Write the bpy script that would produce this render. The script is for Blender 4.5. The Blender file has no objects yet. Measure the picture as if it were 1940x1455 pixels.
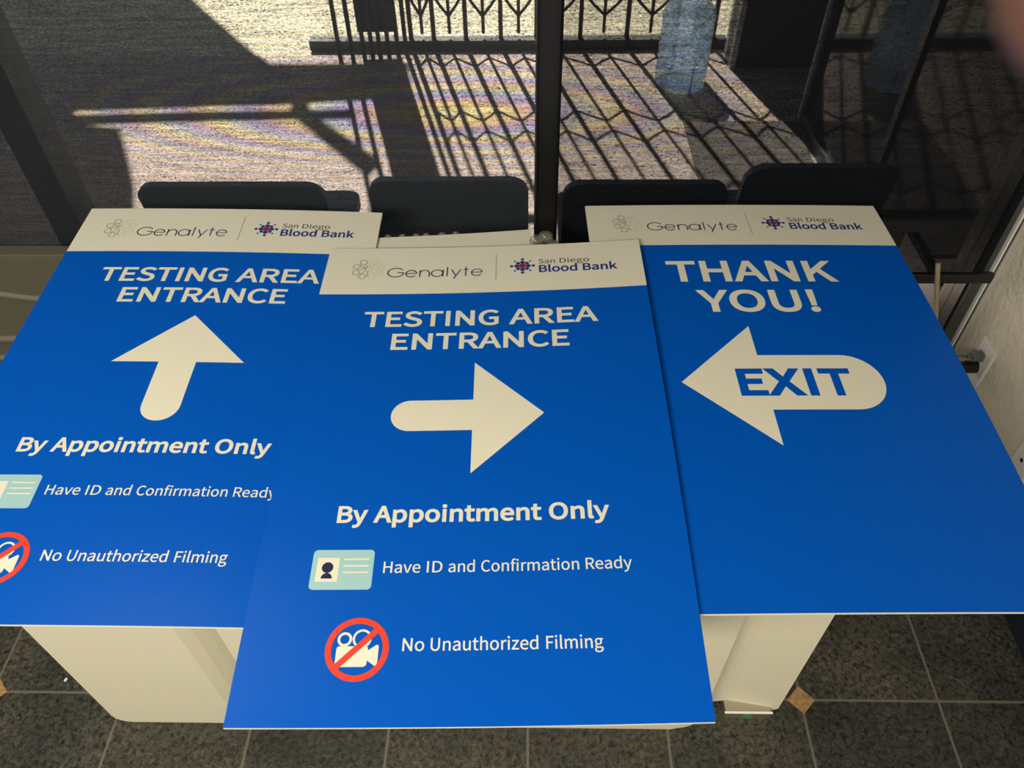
import bpy, bmesh, math, random
from mathutils import Vector, Matrix, geometry

# ------------------------------------------------------------------ camera, world, light, exposure
SC = bpy.context.scene
COL = SC.collection
cd = bpy.data.cameras.new('camera')
cam = bpy.data.objects.new('camera', cd)
COL.objects.link(cam)
CAMZ = 1.78
cam.matrix_world = Matrix(((0.9998, -0.0028, 0.0191, 0), (0.0151, 0.7291, -0.6842, 0), (-0.012, 0.6844, 0.729, CAMZ), (0, 0, 0, 1)))
cd.sensor_width = 36
cd.lens = 1499.4 / 1940 * 36
cd.clip_start = 0.005
cd.dof.use_dof = True
cd.dof.focus_distance = 1.35
cd.dof.aperture_fstop = 14
SC.camera = cam
SC.view_settings.view_transform = 'Standard'
SC.view_settings.look = 'None'
SC.view_settings.exposure = 0
SC.view_settings.gamma = 1
SC.view_settings.use_curve_mapping = False

world = bpy.data.worlds.new('world')
SC.world = world
world.use_nodes = True
wn = world.node_tree
bg = wn.nodes['Background']
sky = wn.nodes.new('ShaderNodeTexSky')
sky.sky_type = 'NISHITA'
sky.sun_disc = False
sky.sun_elevation = math.radians(49)
sky.sun_rotation = math.radians(-15)
wn.links.new(sky.outputs[0], bg.inputs[0])
bg.inputs[1].default_value = 0.18

SUNK = 0.83                                   # ground shift per metre of height
sd = bpy.data.lights.new('sun', 'SUN')
sd.energy = 30
sd.angle = math.radians(0.6)
sd.color = (1.0, 0.93, 0.84)
sun = bpy.data.objects.new('sun', sd)
COL.objects.link(sun)
SUNV = Vector((0.26 * SUNK, -SUNK, -1))
sun.rotation_euler = SUNV.to_track_quat('-Z', 'Y').to_euler()
sun.location = (-2, 8, 9)

def ceiling_lamp(x, y, sx, sy, watts, color):
    l = bpy.data.lights.new('ceiling_lamp', 'AREA')
    l.shape = 'RECTANGLE'; l.size = sx; l.size_y = sy; l.energy = watts; l.color = color
    o = bpy.data.objects.new('ceiling_lamp', l)
    COL.objects.link(o)
    o.location = (x, y, 2.43)
WARM = (1.0, 0.92, 0.74)
ceiling_lamp(-0.85, -1.25, 1.2, 0.6, 106, WARM)
ceiling_lamp(-1.15, 0.78, 0.6, 0.6, 8, WARM)

# ------------------------------------------------------------------ helpers
def prop(o, label=None, cat=None, group=None, kind=None):
    if label: o['label'] = label
    if cat: o['category'] = cat
    if group: o['group'] = group
    if kind: o['kind'] = kind
    return o

def empty(name, loc, label=None, cat=None, group=None, kind=None):
    o = bpy.data.objects.new(name, None)
    o.empty_display_size = 0.05
    o.location = loc
    COL.objects.link(o)
    return prop(o, label, cat, group, kind)

def link_mesh(name, me, mat, parent=None):
    o = bpy.data.objects.new(name, me)
    COL.objects.link(o)
    if mat is not None and len(me.materials) == 0: me.materials.append(mat)
    if parent is not None:
        o.parent = parent
    return o

def abs_loc(p):
    v = Vector((0, 0, 0))
    while p is not None:
        v += p.location; p = p.parent
    return v

def obj(name, bm, mat, parent=None, smooth=False, origin=None):
    """bm holds world coordinates; the mesh is stored relative to the parent's (or given) base."""
    me = bpy.data.meshes.new(name)
    bmesh.ops.recalc_face_normals(bm, faces=bm.faces)
    off = abs_loc(parent) if parent is not None else (Vector(origin) if origin is not None else Vector((0, 0, 0)))
    for v in bm.verts: v.co -= off
    if smooth:
        for f in bm.faces: f.smooth = True
    bm.to_mesh(me); bm.free()
    o = link_mesh(name, me, mat, parent)
    if parent is None and origin is not None: o.location = origin
    return o

def box(bm, x0, x1, y0, y1, z0, z1, bev=0.0, seg=2, mat=None):
    r = bmesh.ops.create_cube(bm, size=1)
    vs = r['verts']
    for v in vs:
        v.co = Vector(((x0 + x1) / 2 + v.co.x * (x1 - x0), (y0 + y1) / 2 + v.co.y * (y1 - y0), (z0 + z1) / 2 + v.co.z * (z1 - z0)))
    if mat is not None:
        for v in vs: v.co = mat @ v.co
    if bev > 0:
        es = list({e for v in vs for e in v.link_edges})
        bmesh.ops.bevel(bm, geom=es, offset=bev, segments=seg, profile=0.5, affect='EDGES')
    return bm

def B(*a, **k): return box(bmesh.new(), *a, **k)

def tube(bm, pts, r, n=10, caps=True, r2=None):
    pts = [Vector(p) for p in pts]
    rings = []
    N = len(pts)
    prev = None
    for i, p in enumerate(pts):
        d = (pts[min(i + 1, N - 1)] - pts[max(i - 1, 0)]).normalized()
        a = prev if prev is not None else (Vector((0, 0, 1)) if abs(d.z) < 0.9 else Vector((1, 0, 0)))
        u = (a - d * a.dot(d)).normalized(); w = d.cross(u); prev = u
        rr = r if r2 is None else r + (r2 - r) * i / (N - 1)
        rings.append([bm.verts.new(p + (u * math.cos(t) + w * math.sin(t)) * rr) for t in [2 * math.pi * k / n for k in range(n)]])
    for i in range(N - 1):
        for k in range(n):
            bm.faces.new((rings[i][k], rings[i][(k + 1) % n], rings[i + 1][(k + 1) % n], rings[i + 1][k]))
    if caps:
        bm.faces.new(rings[0][::-1]); bm.faces.new(rings[-1])
    return bm

def lathe(bm, c, prof, n=32):
    rings = []
    for r, z in prof:
        rings.append([bm.verts.new((c[0] + r * math.cos(t), c[1] + r * math.sin(t), c[2] + z)) for t in [2 * math.pi * k / n for k in range(n)]])
    for i in range(len(rings) - 1):
        for k in range(n):
            bm.faces.new((rings[i][k], rings[i][(k + 1) % n], rings[i + 1][(k + 1) % n], rings[i + 1][k]))
    return bm

def prism(bm, pts, axis, a0, a1):
    """extrude a closed outline; axis 'y': pts are (x,z); axis 'z': pts are (x,y)"""
    def mk(p, a):
        return (p[0], a, p[1]) if axis == 'y' else ((p[0], p[1], a) if axis == 'z' else (a, p[0], p[1]))
    A = [bm.verts.new(mk(p, a0)) for p in pts]; Bv = [bm.verts.new(mk(p, a1)) for p in pts]
    n = len(pts)
    bm.faces.new(A[::-1]); bm.faces.new(Bv)
    for i in range(n):
        bm.faces.new((A[i], A[(i + 1) % n], Bv[(i + 1) % n], Bv[i]))
    return bm

def rounded(x0, x1, z0, z1, rs, n=6):
    """outline with corner radii (bl, br, tr, tl)"""
    out = []
    for (cx, cz, a0, r) in ((x0, z0, 180, rs[0]), (x1, z0, 270, rs[1]), (x1, z1, 0, rs[2]), (x0, z1, 90, rs[3])):
        sx = 1 if cx == x0 else -1; sz = 1 if cz == z0 else -1
        if r <= 0: out.append((cx, cz)); continue
        for k in range(n + 1):
            t = math.radians(a0 + 90 * k / n)
            out.append((cx + sx * r + r * math.cos(t), cz + sz * r + r * math.sin(t)))
    return out

# ------------------------------------------------------------------ materials
def nodes(name):
    m = bpy.data.materials.new(name); m.use_nodes = True
    nt = m.node_tree
    return m, nt, nt.nodes, nt.links, nt.nodes['Principled BSDF']

def mat(name, col, rough=0.5, metal=0.0, spec=0.5, bump=None, vary=None):
    m, nt, N, L, p = nodes(name)
    p.inputs['Base Color'].default_value = (*col, 1)
    p.inputs['Roughness'].default_value = rough
    p.inputs['Metallic'].default_value = metal
    p.inputs['Specular IOR Level'].default_value = spec
    tc = N.new('ShaderNodeTexCoord')
    if vary:
        nz = N.new('ShaderNodeTexNoise'); nz.inputs['Scale'].default_value = vary[0]; nz.inputs['Detail'].default_value = 4
        L.new(tc.outputs['Object'], nz.inputs['Vector'])
        mx = N.new('ShaderNodeMix'); mx.data_type = 'RGBA'
        mx.inputs[6].default_value = (*[c * (1 - vary[1]) for c in col], 1)
        mx.inputs[7].default_value = (*[min(1, c * (1 + vary[1])) for c in col], 1)
        L.new(nz.outputs[0], mx.inputs[0]); L.new(mx.outputs[2], p.inputs['Base Color'])
    if bump:
        nb = N.new('ShaderNodeTexNoise'); nb.inputs['Scale'].default_value = bump[0]; nb.inputs['Detail'].default_value = 5
        L.new(tc.outputs['Object'], nb.inputs['Vector'])
        b = N.new('ShaderNodeBump'); b.inputs['Strength'].default_value = bump[1]; b.inputs['Distance'].default_value = bump[2]
        L.new(nb.outputs[0], b.inputs['Height']); L.new(b.outputs[0], p.inputs['Normal'])
    return m

M_blue = mat('printed_blue', (0.0008, 0.096, 0.57), 0.30, spec=0.10)
M_board = mat('foam_board_white', (0.80, 0.78, 0.68), 0.42, spec=0.4)
M_print = mat('printed_cream', (0.83, 0.80, 0.68), 0.42, spec=0.4)
M_black = mat('printed_black', (0.012, 0.011, 0.012), 0.45)
M_indigo = mat('printed_indigo', (0.022, 0.022, 0.14), 0.45)
M_navy = mat('printed_navy', (0.004, 0.008, 0.07), 0.45)
M_royal = mat('printed_royal', (0.02, 0.035, 0.25), 0.45)
M_grey = mat('printed_grey', (0.05, 0.047, 0.045), 0.45)
M_line = mat('printed_mid_grey', (0.22, 0.21, 0.18), 0.45)
M_pale = mat('printed_pale_grey', (0.48, 0.465, 0.39), 0.45)
M_red = mat('printed_red', (0.86, 0.045, 0.018), 0.42)
M_darkred = mat('printed_dark_red', (0.30, 0.022, 0.045), 0.45)
M_sky = mat('printed_pale_blue', (0.36, 0.62, 0.68), 0.42)
M_cream = mat('cream_laminate', (0.69, 0.66, 0.55), 0.45, spec=0.35, vary=(3, 0.02))
M_taupe = mat('taupe_plastic', (0.115, 0.108, 0.082), 0.4, spec=0.3)
M_steel = mat('brushed_steel', (0.55, 0.52, 0.42), 0.32, metal=0.9)
M_green = mat('green_sticker', (0.03, 0.25, 0.14), 0.5)
M_frame = mat('dark_bronze_frame', (0.005, 0.005, 0.006), 0.45)
M_gframe = mat('grey_metal_frame', (0.085, 0.088, 0.095), 0.4, metal=0.3)
M_alu = mat('bright_aluminium', (0.92, 0.92, 0.92), 0.3, metal=0.1)
M_bead = mat('pale_caulk', (0.55, 0.54, 0.52), 0.6)
M_hem = mat('black_hem_bar', (0.010, 0.010, 0.011), 0.5)
M_wall = mat('stucco_wall', (0.74, 0.70, 0.62), 0.85, spec=0.2, bump=(55, 0.9, 0.006), vary=(9, 0.06))
M_ceil = mat('ceiling_paint', (0.60, 0.58, 0.52), 0.9)
M_white = mat('white_plastic', (0.80, 0.80, 0.82), 0.35)
M_gplug = mat('grey_plastic', (0.14, 0.145, 0.145), 0.45)
M_bplug = mat('black_plastic', (0.008, 0.009, 0.012), 0.35)
M_tan = mat('tan_tube', (0.42, 0.37, 0.27), 0.4)
M_base = mat('dark_base_tile', (0.010, 0.014, 0.022), 0.4, bump=(40, 0.2, 0.002))
M_inset = mat('tan_inset_tile', (0.34, 0.20, 0.09), 0.6, bump=(120, 0.6, 0.004), vary=(85, 0.95))
M_chair = mat('navy_chair_plastic', (0.17, 0.25, 0.37), 0.5, spec=0.3)
M_leg = mat('chair_leg_metal', (0.03, 0.03, 0.032), 0.4, metal=0.6)
M_iron = mat('black_iron', (0.035, 0.03, 0.028), 0.55)
M_deck = mat('tan_deck_concrete', (0.46, 0.36, 0.31), 0.85, vary=(14, 0.09))
M_pave = mat('cream_pavement', (0.66, 0.59, 0.41), 0.9, vary=(5, 0.05))
M_blocker = mat('dark_blocker', (0.10, 0.09, 0.08), 0.8)  # for the unseen sun-blocking slabs
M_endwall = mat('end_wall_paint', (0.05, 0.047, 0.043), 0.8)
M_litedge = mat('sunlit_edge', (0.42, 0.40, 0.37), 0.7)  # pale tone puts the sunlit look of the edges into the colour
M_dglass = mat('dark_side_glass', (0.006, 0.007, 0.007), 0.06, spec=0.16)
M_skin = mat('skin', (0.13, 0.062, 0.045), 0.5, bump=(900, 0.15, 0.0002), vary=(200, 0.08))
M_nail = mat('fingernail', (0.2, 0.11, 0.09), 0.25)
M_paper = mat('paper_scrap', (0.8, 0.8, 0.78), 0.7)

def floor_material():
    m, nt, N, L, p = nodes('slate_tiles')
    tc = N.new('ShaderNodeTexCoord')
    mp = N.new('ShaderNodeMapping'); mp.inputs['Location'].default_value = (-0.0035 + 0.3045 * 40 , -0.705 + 0.3045 * 40, 0)
    L.new(tc.outputs['Object'], mp.inputs['Vector'])
    br = N.new('ShaderNodeTexBrick'); br.offset = 0; br.squash = 1
    br.inputs['Scale'].default_value = 1
    br.inputs['Brick Width'].default_value = 0.3045; br.inputs['Row Height'].default_value = 0.3045
    br.inputs['Mortar Size'].default_value = 0.0030; br.inputs['Mortar Smooth'].default_value = 0.15
    br.inputs['Color1'].default_value = (0.020, 0.021, 0.021, 1); br.inputs['Color2'].default_value = (0.034, 0.033, 0.030, 1)
    br.inputs['Mortar'].default_value = (0.115, 0.11, 0.09, 1)
    L.new(mp.outputs[0], br.inputs['Vector'])
    n1 = N.new('ShaderNodeTexNoise'); n1.inputs['Scale'].default_value = 95; n1.inputs['Detail'].default_value = 8; n1.inputs['Roughness'].default_value = 0.65; n1.inputs['Distortion'].default_value = 0.8
    L.new(tc.outputs['Object'], n1.inputs['Vector'])
    cr = N.new('ShaderNodeValToRGB'); cr.color_ramp.elements[0].position = 0.36; cr.color_ramp.elements[0].color = (0.08, 0.08, 0.08, 1)
    cr.color_ramp.elements[1].position = 0.70; cr.color_ramp.elements[1].color = (2.9, 2.9, 2.8, 1)
    L.new(n1.outputs[0], cr.inputs[0])
    n2 = N.new('ShaderNodeTexNoise'); n2.inputs['Scale'].default_value = 7; n2.inputs['Detail'].default_value = 3
    L.new(tc.outputs['Object'], n2.inputs['Vector'])
    mu = N.new('ShaderNodeMix'); mu.data_type = 'RGBA'; mu.blend_type = 'MULTIPLY'; mu.inputs[0].default_value = 1
    L.new(br.outputs['Color'], mu.inputs[6]); L.new(cr.outputs[0], mu.inputs[7])
    c2 = N.new('ShaderNodeValToRGB'); c2.color_ramp.elements[0].position = 0.3; c2.color_ramp.elements[0].color = (0.65, 0.68, 0.72, 1)
    c2.color_ramp.elements[1].position = 0.7; c2.color_ramp.elements[1].color = (1.45, 1.4, 1.25, 1)
    L.new(n2.outputs[0], c2.inputs[0])
    m2 = N.new('ShaderNodeMix'); m2.data_type = 'RGBA'; m2.blend_type = 'MULTIPLY'; m2.inputs[0].default_value = 1
    L.new(mu.outputs[2], m2.inputs[6]); L.new(c2.outputs[0], m2.inputs[7])
    m3 = N.new('ShaderNodeMix'); m3.data_type = 'RGBA'
    L.new(br.outputs['Fac'], m3.inputs[0]); L.new(m2.outputs[2], m3.inputs[6]); m3.inputs[7].default_value = (0.13, 0.122, 0.10, 1)
    L.new(m3.outputs[2], p.inputs['Base Color'])
    p.inputs['Roughness'].default_value = 0.5
    p.inputs['Specular IOR Level'].default_value = 0.45
    b = N.new('ShaderNodeBump'); b.inputs['Strength'].default_value = 0.55; b.inputs['Distance'].default_value = 0.004
    L.new(n1.outputs[0], b.inputs['Height']); L.new(b.outputs[0], p.inputs['Normal'])
    return m
M_floor = floor_material()
M_lowgrey = mat('grey_low_panel', (0.20, 0.20, 0.225), 0.5, vary=(6, 0.08))
M_patch = mat('dark_deck_patch', (0.12, 0.10, 0.085), 0.95)

def shade_material(name, open_frac, moire, yarn):
    """woven solar-screen cloth: dark yarns with fine open gaps; the gaps carry a faint interference tint"""
    m = bpy.data.materials.new(name); m.use_nodes = True
    nt = m.node_tree; N = nt.nodes; L = nt.links
    N.remove(N['Principled BSDF']); out = N['Material Output']
    tc = N.new('ShaderNodeTexCoord')
    mp = N.new('ShaderNodeMapping'); mp.inputs['Scale'].default_value = (240, 1, 600)
    L.new(tc.outputs['Object'], mp.inputs['Vector'])
    nz = N.new('ShaderNodeTexNoise'); nz.inputs['Scale'].default_value = 1; nz.inputs['Detail'].default_value = 2
    L.new(mp.outputs[0], nz.inputs['Vector'])
    mp2 = N.new('ShaderNodeMapping'); mp2.inputs['Scale'].default_value = (12, 1, 260)
    L.new(tc.outputs['Object'], mp2.inputs['Vector'])
    nz2 = N.new('ShaderNodeTexNoise'); nz2.inputs['Scale'].default_value = 1; nz2.inputs['Detail'].default_value = 3
    L.new(mp2.outputs[0], nz2.inputs['Vector'])
    def math_(op, a, b=None, c=None):
        n = N.new('ShaderNodeMath'); n.operation = op
        for i, v in enumerate((a, b, c)):
            if v is None: continue
            if isinstance(v, (int, float)): n.inputs[i].default_value = v
            else: L.new(v, n.inputs[i])
        return n.outputs[0]
    t = math_('ADD', math_('MULTIPLY', nz.outputs[0], 3.4), math_('MULTIPLY', nz2.outputs[0], 1.6))
    grain = math_('MULTIPLY_ADD', t, 1.0, -1.5)                      # about 1 on average
    fac = math_('MULTIPLY', grain, open_frac)
    fac = math_('MINIMUM', math_('MAXIMUM', fac, 0.01), 0.9)
    # interference tint, curved bands across the middle of the cloth
    sx = N.new('ShaderNodeSeparateXYZ'); L.new(tc.outputs['Object'], sx.inputs[0])
    dx = math_('MULTIPLY', math_('ADD', sx.outputs[0], 0.16), 0.42)
    dz = math_('ADD', sx.outputs[2], -0.968)
    bell = math_('POWER', 2.718, math_('MULTIPLY', math_('POWER', math_('MULTIPLY', dz, 7.5), 2), -1))
    edge = math_('POWER', 2.718, math_('MULTIPLY', math_('POWER', math_('MULTIPLY', dx, 2.6), 2), -1))
    rr = math_('SQRT', math_('ADD', math_('POWER', math_('MULTIPLY', dx, 0.42), 2), math_('POWER', dz, 2)))
    ph = math_('MULTIPLY', math_('POWER', rr, 1.6), 640)
    amp = math_('MULTIPLY', bell, math_('MULTIPLY', edge, moire))
    def chan(shift):
        s = math_('SINE', math_('ADD', ph, shift))
        return math_('ADD', 1.0, math_('MULTIPLY', math_('ADD', math_('MULTIPLY', s, 0.5), -0.35), amp))
    cb = N.new('ShaderNodeCombineXYZ')
    L.new(chan(0.6), cb.inputs[0]); L.new(chan(1.2), cb.inputs[1]); L.new(chan(3.4), cb.inputs[2])
    tr = N.new('ShaderNodeBsdfTransparent'); L.new(cb.outputs[0], tr.inputs[0])
    df = N.new('ShaderNodeBsdfDiffuse'); df.inputs[0].default_value = (*yarn, 1)
    mx = N.new('ShaderNodeMixShader')
    L.new(fac, mx.inputs[0]); L.new(df.outputs[0], mx.inputs[1]); L.new(tr.outputs[0], mx.inputs[2])
    L.new(mx.outputs[0], out.inputs[0])
    return m
M_shadeL = shade_material('woven_screen_light', 0.20, 0.55, (0.027, 0.032, 0.040))
M_shadeR = shade_material('woven_screen_dense', 0.105, 0.38, (0.008, 0.009, 0.012))

def clear_material(name, tint, gloss, rough=0.02, body=None):
    m = bpy.data.materials.new(name); m.use_nodes = True
    nt = m.node_tree; N = nt.nodes; L = nt.links
    N.remove(N['Principled BSDF']); out = N['Material Output']
    tr = N.new('ShaderNodeBsdfTransparent'); tr.inputs[0].default_value = (*tint, 1)
    gl = N.new('ShaderNodeBsdfGlossy'); gl.inputs['Roughness'].default_value = rough
    fr = N.new('ShaderNodeFresnel'); fr.inputs[0].default_value = 1.45
    mu = N.new('ShaderNodeMath'); mu.operation = 'MULTIPLY'; L.new(fr.outputs[0], mu.inputs[0]); mu.inputs[1].default_value = gloss
    ge = N.new('ShaderNodeNewGeometry')                       # only the outer face of the sheet mirrors
    iv = N.new('ShaderNodeMath'); iv.operation = 'SUBTRACT'; iv.inputs[0].default_value = 1; L.new(ge.outputs['Backfacing'], iv.inputs[1])
    m0 = N.new('ShaderNodeMath'); m0.operation = 'MULTIPLY'; L.new(mu.outputs[0], m0.inputs[0]); L.new(iv.outputs[0], m0.inputs[1])
    mx = N.new('ShaderNodeMixShader'); L.new(m0.outputs[0], mx.inputs[0])
    if body:
        df = N.new('ShaderNodeBsdfTranslucent' if body[2] else 'ShaderNodeBsdfDiffuse'); df.inputs[0].default_value = (*body[0], 1)
        m2 = N.new('ShaderNodeMixShader'); m2.inputs[0].default_value = body[1]
        L.new(tr.outputs[0], m2.inputs[1]); L.new(df.outputs[0], m2.inputs[2]); L.new(m2.outputs[0], mx.inputs[1])
    else:
        L.new(tr.outputs[0], mx.inputs[1])
    L.new(gl.outputs[0], mx.inputs[2]); L.new(mx.outputs[0], out.inputs[0])
    return m
M_glass = clear_material('window_glass', (0.93, 0.95, 0.95), 1.0)
M_bottle = clear_material('blue_bottle_plastic', (0.80, 0.88, 0.95), 1.2, 0.12, ((0.50, 0.62, 0.74), 0.66, True))
M_bubble = clear_material('bubble_film', (0.82, 0.82, 0.80), 1.6, 0.12, ((0.45, 0.43, 0.39), 0.16, False))

# ------------------------------------------------------------------ the room
RW = 1.16        # right wall
WY = 1.60        # window plane
SY = 1.53        # shade plane
obj('floor', B(-3.0, RW, -2.6, 1.64, -0.05, 0.0), M_floor)['kind'] = 'structure'
obj('ceiling', B(-3.0, RW, -2.6, 1.64, 2.45, 2.5), M_ceil)['kind'] = 'structure'
obj('wall_right', B(RW, RW + 0.1, -2.6, 1.70, -0.05, 2.8), M_wall)['kind'] = 'structure'
obj('wall_left', B(-3.1, -3.0, -2.6, 1.70, -0.05, 2.8), M_ceil)['kind'] = 'structure'
obj('wall_back', B(-3.1, RW + 0.1, -2.7, -2.6, -0.05, 2.8), M_ceil)['kind'] = 'structure'
for bx in ((-3.0, RW, 2.35, 2.75), (-3.0, -2.45, 0, 2.35), (-2.45, RW, 0, 0.06)):
    obj('wall_front', B(bx[0], bx[1], 1.57, 1.70, bx[2], bx[3]), M_wall)['kind'] = 'structure'
obj('baseboard_right', B(RW - 0.014, RW, -2.6, 1.55, 0.0, 0.10, 0.002), M_base)['kind'] = 'structure'
for i, (ix, iy) in enumerate([(0.6135, 0.705), (-1.2125, 0.705), (0.6135, -0.5), (-1.2125, -0.5)]):
    bm = bmesh.new(); s = 0.031
    prism(bm, [(ix - s, iy), (ix, iy - s), (ix + s, iy), (ix, iy + s)], 'z', -0.004, 0.0012)
    o = obj('trim_%d' % (i + 1), bm, M_inset); o['kind'] = 'structure'

win = empty('window_1', (0, WY, 0.06), kind='structure')
bm = B(-2.45, RW, 1.57, 1.65, 0.06, 0.13, 0.003); box(bm, -2.45, RW, 1.57, 1.65, 2.28, 2.35, 0.003); box(bm, -2.45, -2.38, 1.57, 1.65, 0.13, 2.28, 0.003)
obj('frame', bm, M_frame, win)
obj('mullion', B(0.016, 0.0685, 1.545, 1.66, 0.06, 2.35, 0.003), M_frame, win)
obj('mullion', B(-1.152, -1.080, 1.57, 1.66, 0.06, 2.35, 0.003), M_frame, win)
obj('jamb', B(1.112, 1.152, 1.555, 1.66, 0.13, 2.28, 0.002), M_gframe, win)
obj('gasket', B(1.1065, 1.112, 1.568, 1.64, 0.13, 2.28), M_bplug, win)
obj('edge_strip', B(1.1372, 1.1432, 1.544, 1.556, 0.06, 2.35, 0.001), M_alu, win)
obj('edge_strip', B(1.1432, 1.1520, 1.552, 1.556, 0.06, 2.35), M_bplug, win)
obj('caulk_bead', B(1.1520, 1.1605, 1.545, 1.566, 0.06, 2.35, 0.003), M_bead, win)
for a, b in ((-2.38, -1.152), (-1.080, 0.016), (0.0685, 1.1065)):
    obj('pane', B(a, b, 1.606, 1.610, 0.13, 2.28), M_glass, win)

def roller_shade(x0, x1, xf, mt, label):
    t = empty('roller_shade', ((x0 + x1) / 2, SY, 2.3), label, 'window shade', 'roller shades over the window')
    bm = bmesh.new()
    vs = [[bm.verts.new((x0 + (xf - x0) * i / 10, SY, 0.545 + (2.33 - 0.545) * j / 10)) for i in range(11)] for j in range(11)]
    for j in range(10):
        for i in range(10): bm.faces.new((vs[j][i], vs[j][i + 1], vs[j + 1][i + 1], vs[j + 1][i]))
    off = abs_loc(t)
    me = bpy.data.meshes.new('fabric')
    bm.to_mesh(me); bm.free()
    o = link_mesh('fabric', me, mt, t); o.location = -off      # cloth keeps world object coordinates
    obj('hem_bar', B(x0, x1, SY - 0.007, SY + 0.007, 0.520, 0.548, 0.003), M_hem, t)
    bm = bmesh.new(); tube(bm, [(x0, SY - 0.005, 2.33), (x1, SY - 0.005, 2.33)], 0.028, 16)
    obj('roller_tube', bm, M_hem, t)
    return t
roller_shade(-2.40, 0.0195, 0.0195, M_shadeL, 'pale grey see-through roller shade left of the black centre mullion')
roller_shade(0.0625, 1.135, 1.105, M_shadeR, 'dark see-through roller shade between the black centre mullion and the stucco wall')

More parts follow.
